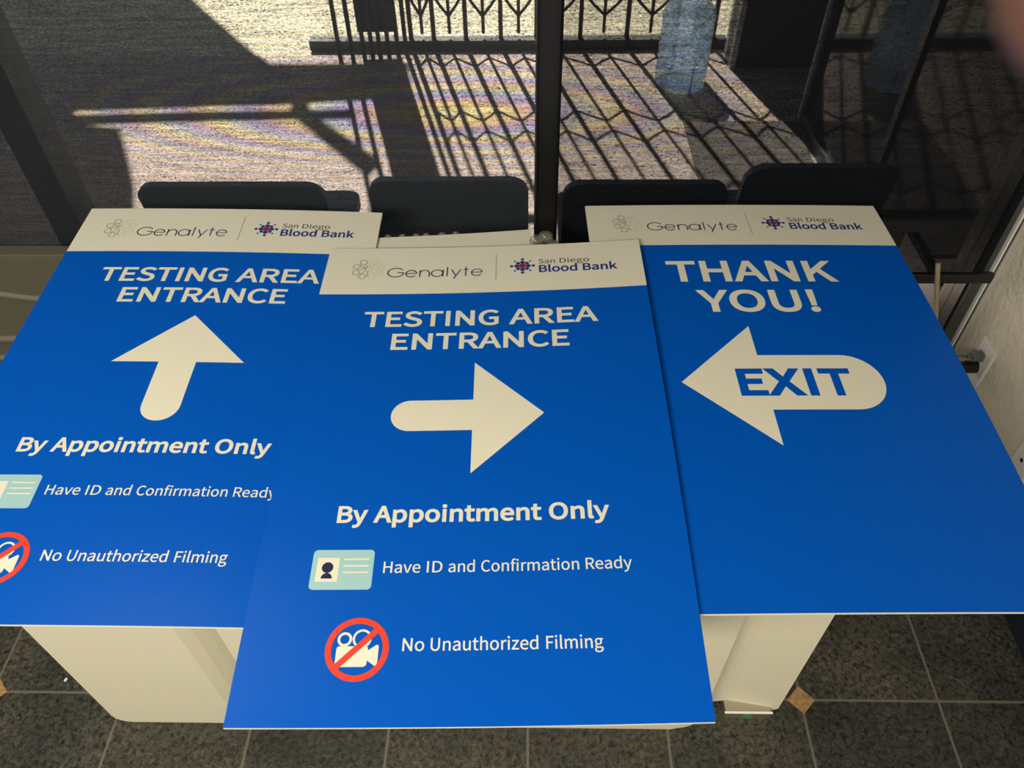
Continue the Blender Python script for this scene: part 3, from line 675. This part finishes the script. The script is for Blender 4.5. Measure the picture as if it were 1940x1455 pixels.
r, fn = sign('L', 'blue sign board with an arrow pointing up, lying at the left under the middle sign')
entrance_art(r, fn, arrow_pts(0.3045, -0.3226, math.pi / 2, half=0.1150, stem_half=0.0324, total=0.2450))
r, fn = sign('M', 'blue sign board with an arrow pointing right, lying on top in the middle')
entrance_art(r, fn, arrow_pts(0.4127, -0.4350, 0))
r, fn = sign('R', 'blue thank-you sign board with an exit arrow pointing left, lying at the right')
wordline(r, fn, 'title_text', [('THANK', 0.1402, 0.4589)], 0.2550, 0.0622, 0.0024)
wordline(r, fn, 'title_text', [('YOU!', 0.1854, 0.4045)], 0.3395, 0.0600, 0.0024)
bm = bmesh.new(); fill(bm, arrow_pts(0.1232, -0.5097, math.pi, head=0.1393, half=0.1324, stem_half=0.0605, total=0.3399))
decal('arrow', bm, M_print, r, fn, 0.00032)
wordline(r, fn, 'exit_text', [('E', 0.2174, 0.2638), ('X', 0.2655, 0.3238), ('I', 0.3318, 0.3470), ('T', 0.3560, 0.4093)], 0.5408, 0.0603, 0.0031, M_blue, 0.00048)

# a smaller plain board, mostly covered: only its rear strip shows
PW, PH = 0.40, 0.24
ca, sa = math.cos(math.radians(3.2)), math.sin(math.radians(3.2))
def plain(u, v, h):
    qx, qy = (u - 1) * PW, -v * PH                            # from its rear right corner
    a, b2 = 0.3976 + ca * qx - sa * qy, -0.0708 - (sa * qx + ca * qy)
    return FNM(a, b2, h - 0.0128)
FNM = pose_fn('M')
bm = bmesh.new(); nu, nv = 12, 14
G = [[[bm.verts.new(plain(i / nu, j / nv, h)) for i in range(nu + 1)] for j in range(nv + 1)] for h in (0, -THICK)]
for k in (0, 1):
    for j in range(nv):
        for i in range(nu): bm.faces.new((G[k][j][i], G[k][j][i + 1], G[k][j + 1][i + 1], G[k][j + 1][i]))
for i in range(nu):
    for j in (0, nv): bm.faces.new((G[0][j][i], G[0][j][i + 1], G[1][j][i + 1], G[1][j][i]))
for j in range(nv):
    for i in (0, nu): bm.faces.new((G[0][j][i], G[0][j + 1][i], G[1][j + 1][i], G[1][j][i]))
prop(obj('foam_board', bm, M_board, None, False, plain(0.5, 0.5, -THICK)), 'plain cream board whose rear strip shows behind the middle sign', 'board')

# ------------------------------------------------------------------ cream workstation under the signs
desk = empty('workstation', (-0.1, 0.95, 0), 'cream laminate workstation with rounded lower corners under the blue signs', 'desk')
bm = bmesh.new()
prism(bm, rounded(-0.553, 0.372, 0.0, 0.735, (0.02, 0.055, 0.02, 0.02)), 'y', 0.638, 1.30)
bmesh.ops.bevel(bm, geom=[e for e in bm.edges if all(abs(v.co.y - 0.638) < 1e-4 for v in e.verts)], offset=0.006, segments=3, affect='EDGES')
obj('front_panel', bm, M_cream, desk)
bm = bmesh.new()
# left wing: flat, then turning back into the joint with the front panel
lw = [-0.905, -0.902, -0.894, -0.882, -0.870, -0.80, -0.72, -0.66, -0.635, -0.615, -0.598, -0.583, -0.570, -0.556]
def lw_y(x): return 0.641 + 0.085 * max(0.0, (x + 0.645) / 0.089) ** 1.6 if x > -0.645 else 0.641
def lw_z(x): return 0.035 - math.sqrt(max(0.0, 0.035 ** 2 - (-0.870 - x) ** 2)) if x < -0.870 else 0.0
F0 = [bm.verts.new((x, lw_y(x), lw_z(x))) for x in lw]; F1 = [bm.verts.new((x, lw_y(x), 0.735)) for x in lw]
K0 = [bm.verts.new((x, 1.22, lw_z(x))) for x in lw]; K1 = [bm.verts.new((x, 1.22, 0.735)) for x in lw]
for i in range(len(lw) - 1):
    bm.faces.new((F0[i], F0[i + 1], F1[i + 1], F1[i])); bm.faces.new((K0[i], K1[i], K1[i + 1], K0[i + 1]))
    bm.faces.new((F0[i], K0[i], K0[i + 1], F0[i + 1])); bm.faces.new((F1[i], F1[i + 1], K1[i + 1], K1[i]))
bm.faces.new((F0[0], F1[0], K1[0], K0[0])); bm.faces.new((F0[-1], K0[-1], K1[-1], F1[-1]))
obj('side_panel', bm, M_cream, desk)
bm = bmesh.new()
# right wing: a shallow fold down the middle and a lower edge that lifts over the steel foot
def wing_y(x): return 0.694 - max(0.0, (x - 0.425)) * 0.16 if x > 0.425 else 0.694
cols = [0.374, 0.400, 0.4415, 0.47, 0.51, 0.535, 0.550]
low = [0.000, 0.012, 0.028, 0.020, 0.011, 0.006, 0.030]
top = 0.735
F0 = [bm.verts.new((x, wing_y(x), z)) for x, z in zip(cols, low)]; F1 = [bm.verts.new((x, wing_y(x), top)) for x in cols]
K0 = [bm.verts.new((x, 1.20, z)) for x, z in zip(cols, low)]; K1 = [bm.verts.new((x, 1.20, top)) for x in cols]
n = len(cols)
for i in range(n - 1):
    bm.faces.new((F0[i], F0[i + 1], F1[i + 1], F1[i])); bm.faces.new((K0[i], K1[i], K1[i + 1], K0[i + 1]))
    bm.faces.new((F0[i], K0[i], K0[i + 1], F0[i + 1])); bm.faces.new((F1[i], F1[i + 1], K1[i + 1], K1[i]))
bm.faces.new((F0[0], F1[0], K1[0], K0[0])); bm.faces.new((F0[-1], K0[-1], K1[-1], F1[-1]))
obj('side_panel', bm, M_cream, desk)
obj('worktop', B(-0.905, 0.55, 0.66, 1.32, 0.735, 0.7449, 0.003), M_cream, desk)
bm = B(0.4335, 0.5335, 0.6625, 0.70, 0.0, 0.030, 0.0015)
ft = obj('foot_bracket', bm, M_steel, desk); ft['label'] = 'steel foot under the right wing'
bm = B(0.4315, 0.5355, 0.6615, 0.6660, 0.0290, 0.0335, 0.0008)
obj('bracket_lip', bm, M_alu, ft)
bm = bmesh.new(); prism(bm, [(0.484 + 0.0105 * math.cos(t), 0.0150 + 0.0095 * math.sin(t)) for t in [2 * math.pi * k / 20 for k in range(20)]], 'y', 0.6612, 0.664)
st = obj('sticker', bm, M_green, ft); st['label'] = 'round green sticker'

# ------------------------------------------------------------------ bubble wrap under the boards
random.seed(4)
bm = bmesh.new()
nx, ny = 44, 14
X0, X1, Y0, Y1 = -0.36, 0.066, 1.17, 1.312
def wrap_z(x, y):
    return 0.7535 + 0.003 * math.sin(x * 31) * math.cos(y * 27) + 0.042 * max(0, min(1, (y - 1.19) / 0.08)) * (0.62 + 0.38 * max(0, min(1, (x - 0.008) / 0.02)))
G = [[bm.verts.new((X0 + (X1 - X0) * i / nx, Y0 + (Y1 - Y0) * j / ny, wrap_z(X0 + (X1 - X0) * i / nx, Y0 + (Y1 - Y0) * j / ny))) for i in range(nx + 1)] for j in range(ny + 1)]
for j in range(ny):
    for i in range(nx): bm.faces.new((G[j][i], G[j][i + 1], G[j + 1][i + 1], G[j + 1][i]))
for j in range(5):
    for i in range(16):
        x = X0 + 0.012 + i * 0.0265 + (0.013 if j % 2 else 0); y = Y0 + 0.012 + j * 0.026
        if x > X1 - 0.008: continue
        big = x > 0.008
        r = random.uniform(0.011, 0.0145) if big else 0.0105
        r0 = bmesh.ops.create_uvsphere(bm, u_segments=14, v_segments=8, radius=r)
        zz = wrap_z(x, y) + (random.uniform(0.002, 0.010) if big else -0.003)
        for v in r0['verts']:
            v.co = Vector((x + v.co.x, y + v.co.y, zz + v.co.z * (0.7 if big else 0.4)))
for x, y, z, q in ((0.018, 1.292, 0.822, 0.015), (0.036, 1.296, 0.828, 0.0155), (0.052, 1.290, 0.812, 0.013), (0.026, 1.288, 0.806, 0.013), (0.044, 1.285, 0.806, 0.014), (0.060, 1.290, 0.803, 0.011),
                   (0.020, 1.300, 0.802, 0.016), (0.045, 1.302, 0.806, 0.016)):
    r0 = bmesh.ops.create_uvsphere(bm, u_segments=16, v_segments=10, radius=q)
    for v in r0['verts']: v.co = Vector((x + v.co.x, y + v.co.y * 0.8, z + v.co.z * 0.85))
for k in range(8):
    q = plain(0.12 + k * 0.07 + random.uniform(-0.012, 0.012), -0.034, -0.006)
    r0 = bmesh.ops.create_uvsphere(bm, u_segments=12, v_segments=8, radius=0.0068)
    for v in r0['verts']: v.co = Vector((q.x + v.co.x * 1.2, q.y + v.co.y * 0.6, q.z + v.co.z))
prop(obj('bubble_wrap', bm, M_bubble, None, True, (-0.15, 1.24, 0.7455)), 'clear bubble wrap bunched on the workstation behind the middle sign', 'bubble wrap')

# ------------------------------------------------------------------ folded table on edge, at the left against the shade
tc_ = empty('folding_table', (-1.30, 1.48, 0), 'folded taupe plastic table on edge against the pale shade, at the left', 'table')
TY = 1.462
obj('tabletop', B(-1.95, -0.66, TY, 1.500, 0.0, 0.6559, 0.004, 3), M_taupe, tc_)
M_rib = mat('taupe_rib', (0.17, 0.158, 0.122), 0.35, spec=0.4)
def rib(z0, z1, curve, depth):
    bm = bmesh.new(); m = 40; A = []
    for i in range(m + 1):
        x = -1.92 + 1.22 * i / m
        up = curve * max(0.0, min(1.0, (-1.195 - x) / 0.11)) ** 1.2
        A.append([bm.verts.new((x, TY + yy, z + up)) for z, yy in ((z0, 0.001), (z0 + 0.004, -depth), (z1 - 0.004, -depth), (z1, 0.001))])
    for i in range(m):
        for k in range(3): bm.faces.new((A[i][k], A[i + 1][k], A[i + 1][k + 1], A[i][k + 1]))
    obj('rib', bm, M_rib, tc_, True)
rib(0.5130, 0.5310, 0.0200, 0.007)
rib(0.3770, 0.3980, 0.0, 0.008)
rib(0.3090, 0.3290, 0.0, 0.008)
obj('groove', B(-1.92, -0.70, TY - 0.0015, TY + 0.004, 0.3330, 0.3720), M_taupe, tc_)

# ------------------------------------------------------------------ rod leaning on the shade's bar, outlets, scrap
top_, low_ = Vector((0.978, 1.5155, 0.590)), Vector((1.110, 1.335, 0.003))
bm = bmesh.new(); tube(bm, [low_, top_], 0.0058, 14)
prop(obj('rod', bm, M_tan, None, True, low_), 'thin tan rod leaning against the bottom bar of the dark shade', 'rod')

def outlet(yc, zc, duplex, label):
    t = empty('wall_outlet', (RW, yc, zc), label, 'outlet', 'outlets on the stucco wall')
    bm = bmesh.new(); w, h = 0.035, 0.057
    r = [(w, h, 0.0), (w, h, 0.003), (w - 0.0035, h - 0.0035, 0.0062)]
    rows = [[bm.verts.new((RW - d, yc + sy * a, zc + sz * b)) for sy, sz in ((-1, -1), (1, -1), (1, 1), (-1, 1))] for a, b, d in r]
    for i in range(2):
        for k in range(4): bm.faces.new((rows[i][k], rows[i][(k + 1) % 4], rows[i + 1][(k + 1) % 4], rows[i + 1][k]))
    bm.faces.new(rows[0][::-1]); bm.faces.new(rows[2])
    obj('cover_plate', bm, M_white, t)
    for s in ((-1, 1) if duplex else (0,)):
        bm = bmesh.new()
        tube(bm, [(RW - 0.004, yc, zc + s * 0.0195), (RW - 0.0076, yc, zc + s * 0.0195)], 0.0165 if duplex else 0.008, 24)
        obj('receptacle', bm, M_white, t)
        if not duplex:
            bm = bmesh.new(); tube(bm, [(RW - 0.005, yc, zc), (RW - 0.0085, yc, zc)], 0.005, 16); obj('jack_hole', bm, M_bplug, t)
    for zz in ((0.0,) if duplex else (0.042, -0.042)):
        bm = bmesh.new(); tube(bm, [(RW - 0.006, yc, zc + zz), (RW - 0.0072, yc, zc + zz)], 0.0032, 12)
        obj('screw', bm, M_gplug, t)
    return t
OY, OZ = 1.4405, 0.334
outlet(OY, OZ, True, 'white duplex outlet with two plugs in it, low on the stucco wall')
outlet(1.150, 0.300, False, 'white jack plate half hidden by the thank-you sign, on the stucco wall')
# grey plug in the upper socket
pg = empty('power_plug', (RW - 0.008, OY, OZ + 0.0195), 'grey plug in the upper socket of the white outlet', 'plug', 'plugs in the wall outlet')
bm = bmesh.new(); zc = OZ + 0.0195
for (d0, d1, w, h) in ((0.0078, 0.016, 0.0125, 0.011), (0.016, 0.036, 0.0115, 0.0095), (0.036, 0.047, 0.007, 0.006)):
    box(bm, RW - d1, RW - d0, OY - w, OY + w, zc - h, zc + h, 0.0025)
obj('plug_body', bm, M_gplug, pg)
bm = bmesh.new()
tube(bm, [(RW - 0.045, OY, zc), (RW - 0.062, OY + 0.001, zc - 0.001), (RW - 0.082, OY + 0.004, zc - 0.006), (RW - 0.10, OY + 0.008, zc - 0.02), (RW - 0.112, OY + 0.010, zc - 0.05), (RW - 0.116, OY + 0.012, zc - 0.11), (RW - 0.118, OY + 0.012, 0.06), (RW - 0.13, OY + 0.0, 0.006), (RW - 0.25, OY - 0.03, 0.006)], 0.0036, 10)
obj('cord', bm, M_gplug, pg, True)
pb = empty('power_plug', (RW - 0.008, OY, OZ - 0.0195), 'round black plug in the lower socket of the white outlet', 'plug', 'plugs in the wall outlet')
bm = bmesh.new(); zc = OZ - 0.0195
tube(bm, [(RW - 0.0078, OY, zc), (RW - 0.018, OY, zc), (RW - 0.034, OY, zc), (RW - 0.036, OY, zc)], 0.0165, 24)
tube(bm, [(RW - 0.036, OY, zc), (RW - 0.048, OY, zc), (RW - 0.050, OY, zc)], 0.0145, 24)
obj('plug_body', bm, M_bplug, pb)
bm = bmesh.new()
tube(bm, [(RW - 0.036, OY, zc - 0.010), (RW - 0.038, OY, zc - 0.03), (RW - 0.04, OY + 0.002, zc - 0.08), (RW - 0.05, OY + 0.002, 0.05), (RW - 0.07, OY - 0.01, 0.006), (RW - 0.2, OY - 0.06, 0.006)], 0.0034, 10)
obj('cord', bm, M_bplug, pb, True)
bm = bmesh.new(); prism(bm, [(-1.0605, 0.7290), (-1.0560, 0.7300), (-1.0545, 0.7350), (-1.0580, 0.7385), (-1.0615, 0.7350)], 'z', 0.0003, 0.0018)
prop(obj('paper_scrap', bm, M_paper, None, False, (-1.058, 0.7337, 0)), 'tiny white scrap on the slate floor left of the workstation', 'scrap')

# ------------------------------------------------------------------ outside: deck, pavement, end wall, side glass
GZ = 0.0
obj('deck_floor', B(-6.0, 4.0, 1.70, 3.96, -0.2, GZ), M_deck)['kind'] = 'structure'
obj('pavement', B(-9.0, 6.0, 3.96, 16.0, -0.2, GZ - 0.012), M_pave)['kind'] = 'structure'
ew = empty('end_wall', (2.0, 3.85, GZ), kind='structure')
obj('wall_panel', B(1.012, 4.0, 3.80, 3.95, GZ, 2.9), M_endwall, ew)
obj('lit_edge', B(0.985, 1.012, 3.79, 3.96, GZ, 2.9, 0.003), M_litedge, ew)
sg = empty('side_window', (1.24, 2.4, GZ), kind='structure')
obj('dark_pane', B(1.216, 1.226, 1.74, 3.24, 0.06, 2.8), M_dglass, sg)
bm = B(1.20, 1.25, 3.24, 3.30, GZ, 2.8, 0.003); box(bm, 1.20, 1.25, 1.70, 1.74, GZ, 2.8); box(bm, 1.20, 1.25, 1.74, 3.24, GZ, 0.06)
obj('frame', bm, M_gframe, sg)
obj('low_panel', B(1.196, 1.214, 1.74, 2.08, 0.06, 0.27), M_lowgrey, sg)  # plain grey panel low on the side glass
obj('lit_edge', B(1.186, 1.200, 3.245, 3.262, GZ, 2.8, 0.002), M_litedge, sg)  # narrow added strip, paler so the frame's edge reads as sunlit
obj('frame_post', B(1.205, 1.24, 2.42, 2.46, 0.06, 2.8, 0.002), M_frame, sg)

bm = B(0.690, 1.18, 2.30, 3.26, 0.0, 0.012, 0.003)  # thin sheet that makes this part of the deck darker
prop(obj('deck_patch', bm, M_patch, None, False, (0.93, 2.8, 0)), 'thin dark patch on the deck below the water bottle, under the railing shadows', 'mat')

# ------------------------------------------------------------------ outside: iron railing with forked bars
RY = 4.05
RH = 1.80
rl = empty('railing', (0, RY, GZ), 'black iron railing with forked bars outside the window', 'railing', 'iron railings outside')
obj('bottom_rail', B(-1.12, 1.005, RY - 0.03, RY + 0.03, GZ - 0.005, GZ + 0.045, 0.003), M_iron, rl)
obj('top_rail', B(-0.66, 1.005, RY - 0.02, RY + 0.02, RH, RH + 0.04, 0.003), M_iron, rl)
bars = [-0.597, -0.481, -0.3164, -0.1386, 0.0416, 0.2646, 0.5005, 0.7361, 0.9365]
for x in bars:
    obj('baluster', B(x - 0.0105, x + 0.0105, RY - 0.0105, RY + 0.0105, GZ + 0.04, RH), M_iron, rl)
def forked(xl, xm, xr):
    bm = bmesh.new()
    tube(bm, [(xm, RY, 0.07), (xm, RY, RH)], 0.0085, 8)
    for z0, z1 in ((0.155, 0.275), (0.92, 0.80), (1.02, 1.14), (1.66, 1.54)):
        for xo in (xl, xr):
            tube(bm, [(xm, RY, z0), ((xm + xo) / 2, RY, (z0 + z1) / 2 - 0.006 * (1 if z1 > z0 else -1)), (xo, RY, z1)], 0.0075, 8)
    obj('forked_bar', bm, M_iron, rl)
for xl, xr in zip(bars[:-1], bars[1:]): forked(xl, (xl + xr) / 2, xr)

rr_ = empty('railing', (-0.78, 3.92, GZ), 'short return of closely spaced iron bars with a solid post, left end of the railing', 'railing', 'iron railings outside')
rp = [(-0.941, 3.899), (-0.876, 3.893), (-0.818, 3.898), (-0.777, 3.903), (-0.740, 3.909), (-0.699, 3.926), (-0.657, 3.955), (-0.620, 3.985)]
for x, y in rp:
    obj('baluster', B(x - 0.0095, x + 0.0095, y - 0.0095, y + 0.0095, GZ, RH), M_iron, rr_)
bm = bmesh.new(); tube(bm, [(x, y, RH + 0.01) for x, y in rp], 0.016, 8); obj('top_rail', bm, M_iron, rr_)
obj('post_box', B(-0.845, -0.665, 3.935, 4.02, 0.125, RH, 0.004), M_iron, rr_)

# ------------------------------------------------------------------ outside: water bottle
wb = empty('water_bottle', (0.722, 3.64, GZ), 'large blue water bottle standing outside by the railing', 'bottle')
bm = bmesh.new()
R_ = 0.119
prof = [(0.0, 0.012), (0.09, 0.006), (0.112, 0.0), (R_ - 0.003, 0.012), (R_, 0.03)]
for k in range(3):
    z = 0.06 + k * 0.075
    prof += [(R_, z), (R_, z + 0.050), (R_ - 0.004, z + 0.056), (R_ - 0.004, z + 0.066)]
prof += [(R_, 0.29), (R_, 0.325), (R_ - 0.006, 0.345), (R_ - 0.022, 0.368), (0.072, 0.388), (0.045, 0.402), (0.030, 0.415), (0.028, 0.425), (0.028, 0.455)]
lathe(bm, (0.722, 3.64, GZ), prof, 40)
obj('bottle_body', bm, M_bottle, wb, True)
bm = bmesh.new(); lathe(bm, (0.722, 3.64, GZ), [(0.031, 0.430), (0.031, 0.458), (0.0, 0.460)], 24)
obj('cap', bm, mat('bottle_cap', (0.05, 0.12, 0.35), 0.4), wb, True)

# ------------------------------------------------------------------ outside: row of chairs with their backs to the glass
def make_chair(name, cx, w, ztop, label):
    y0 = 1.685
    t = empty(name, (cx, y0 + 0.25, GZ), label, 'chair', 'dark chairs outside the window')
    bm = bmesh.new(); h = w / 2
    prism(bm, rounded(-h, h, 0.40, ztop, (0.05, 0.05, 0.045, 0.045), 8), 'y', 0, 0.022)
    for v in bm.verts:                                       # dished back, leaning towards the window at the top
        a = v.co.x / h
        v.co.y += 0.035 * (1 - a * a) * -0.3 + (ztop - v.co.z) * 0.22
        v.co.z += 0.010 * (1 - a * a) * (1 if v.co.z > ztop - 0.06 else 0)
        v.co.x += cx; v.co.y += y0
    obj('backrest', bm, M_chair, t)
    bm = bmesh.new(); prism(bm, rounded(cx - h, cx + h, y0 + 0.03, y0 + 0.39, (0.04,) * 4), 'z', 0.40, 0.43)
    obj('seat', bm, M_chair, t)
    for sx in (-1, 1):
        for yy, ys in ((0.10, -0.03), (0.34, 0.05)):
            bm = bmesh.new(); tube(bm, [(cx + sx * (h - 0.03), y0 + yy, 0.405), (cx + sx * (h - 0.005), y0 + yy + ys * 0.6, GZ)], 0.011, 10)
            obj('leg', bm, M_leg, t)
    return t
make_chair('outdoor_chair', -0.745, 0.475, 0.695, 'dark chair outside, first from the left behind the pale shade')
make_chair('outdoor_chair', -0.198, 0.40, 0.708, 'dark chair outside, just left of the black centre mullion')
make_chair('outdoor_chair', 0.293, 0.41, 0.698, 'dark chair outside, just right of the black centre mullion')
make_chair('outdoor_chair', 0.715, 0.37, 0.742, 'dark taller chair outside, rightmost behind the dark shade')

# ------------------------------------------------------------------ outside, above the view: unseen slabs added to shade the window and deck
H_ = 2.7
ro = empty('sun_blockers', (0, 3, H_), kind='structure')
obj('sun_block_slab', B(-6, 4, 1.70, 4.35, H_, H_ + 0.12), M_blocker, ro)  # added slab, sized to keep direct sun off the window
DX, DY = -0.26 * SUNK * H_, SUNK * H_
def caster(name, pts):  # pts outline the wanted deck shadow; the added slab is shifted sunward
    bm = bmesh.new(); prism(bm, [(x + DX, y + DY) for x, y in pts], 'z', H_, H_ + 0.03)
    obj(name, bm, M_blocker, ro)
caster('shadow_slab', [(-1.62, 4.30), (-1.287, 3.86), (-0.60, 3.875), (-0.555, 3.535), (-1.084, 3.475), (-2.10, 3.415), (-2.05, 3.27), (-1.83, 3.24), (-1.72, 3.02), (-1.60, 2.77), (-1.54, 2.60), (-1.52, 1.8), (-4.5, 1.8), (-4.5, 7.5), (-4.0, 7.5)])
caster('shadow_bar', [(-2.2, 3.355), (-1.5, 3.385), (-0.80, 3.40), (-0.80, 3.335), (-1.5, 3.315), (-2.2, 3.275)])
caster('shadow_diagonal', [(-1.11, 3.47), (-1.03, 3.49), (-0.99, 3.37), (-0.62, 2.96), (-0.66, 2.86), (-0.72, 2.92), (-1.08, 3.36)])

# ------------------------------------------------------------------ fingertip beside the lens (top right corner)
Rm = Matrix(((0.9998, -0.0028, 0.0191), (0.0151, 0.7291, -0.6842), (-0.012, 0.6844, 0.729)))
def from_cam(x, y, z): return Rm @ Vector((x, y, z)) + Vector((0, 0, CAMZ))
d = 0.050
tipx, tipy = (2150 - 970) / 1499.4 * d, (727.5 + 60) / 1499.4 * d
fg = empty('finger', from_cam(tipx, tipy, -d), 'fingertip out of focus at the top right corner, close to the lens', 'finger')
bm = bmesh.new()
axis = [Vector((tipx, tipy, -d)) + Vector(v) for v in ((0, 0, 0), (0.010, 0.006, 0.002), (0.022, 0.012, 0.006), (0.036, 0.018, 0.014), (0.052, 0.022, 0.024), (0.068, 0.022, 0.036))]
rad = [0.0079, 0.0083, 0.0086, 0.0082, 0.0092, 0.0096]
rings = []; nseg = 20
a0 = (axis[1] - axis[0]).normalized()
seq = [(axis[0] - a0 * 0.0079 * math.sin(t), 0.0079 * math.cos(t)) for t in [math.radians(88 - 12 * k) for k in range(8)]] + list(zip(axis, rad))
for i, (p, r_) in enumerate(seq):
    q = seq[min(i + 1, len(seq) - 1)][0] - seq[max(i - 1, 0)][0]
    dr = q.normalized(); u = (Vector((0, 0, 1)) - dr * dr.z).normalized(); w = dr.cross(u)
    rings.append([bm.verts.new(from_cam(*(p + (u * math.cos(t) * 0.9 + w * math.sin(t)) * r_))) for t in [2 * math.pi * k / nseg for k in range(nseg)]])
for i in range(len(rings) - 1):
    for k in range(nseg): bm.faces.new((rings[i][k], rings[i][(k + 1) % nseg], rings[i + 1][(k + 1) % nseg], rings[i + 1][k]))
bm.faces.new(rings[0]); bm.faces.new(rings[-1])
obj('fingertip', bm, M_skin, fg, True)
bm = bmesh.new(); rows = []
for i in range(7):
    s = i / 6; p = axis[0] + (axis[2] - axis[0]) * (s * 0.5 - 0.12); dr = (axis[2] - axis[0]).normalized()
    u = (Vector((0, 0, 1)) - dr * dr.z).normalized(); w = dr.cross(u)
    hw = 0.75 * math.sin(math.pi * min(1, 0.3 + s * 0.7) * 0.5 + 0.25) 
    rows.append([bm.verts.new(from_cam(*(p + (-u * math.cos(a) * 0.93 + w * math.sin(a)) * 0.00845))) for a in [hw * (k / 4 - 1) for k in range(9)]])
for i in range(6):
    for k in range(8): bm.faces.new((rows[i][k], rows[i][k + 1], rows[i + 1][k + 1], rows[i + 1][k]))
obj('nail', bm, M_nail, fg, True)
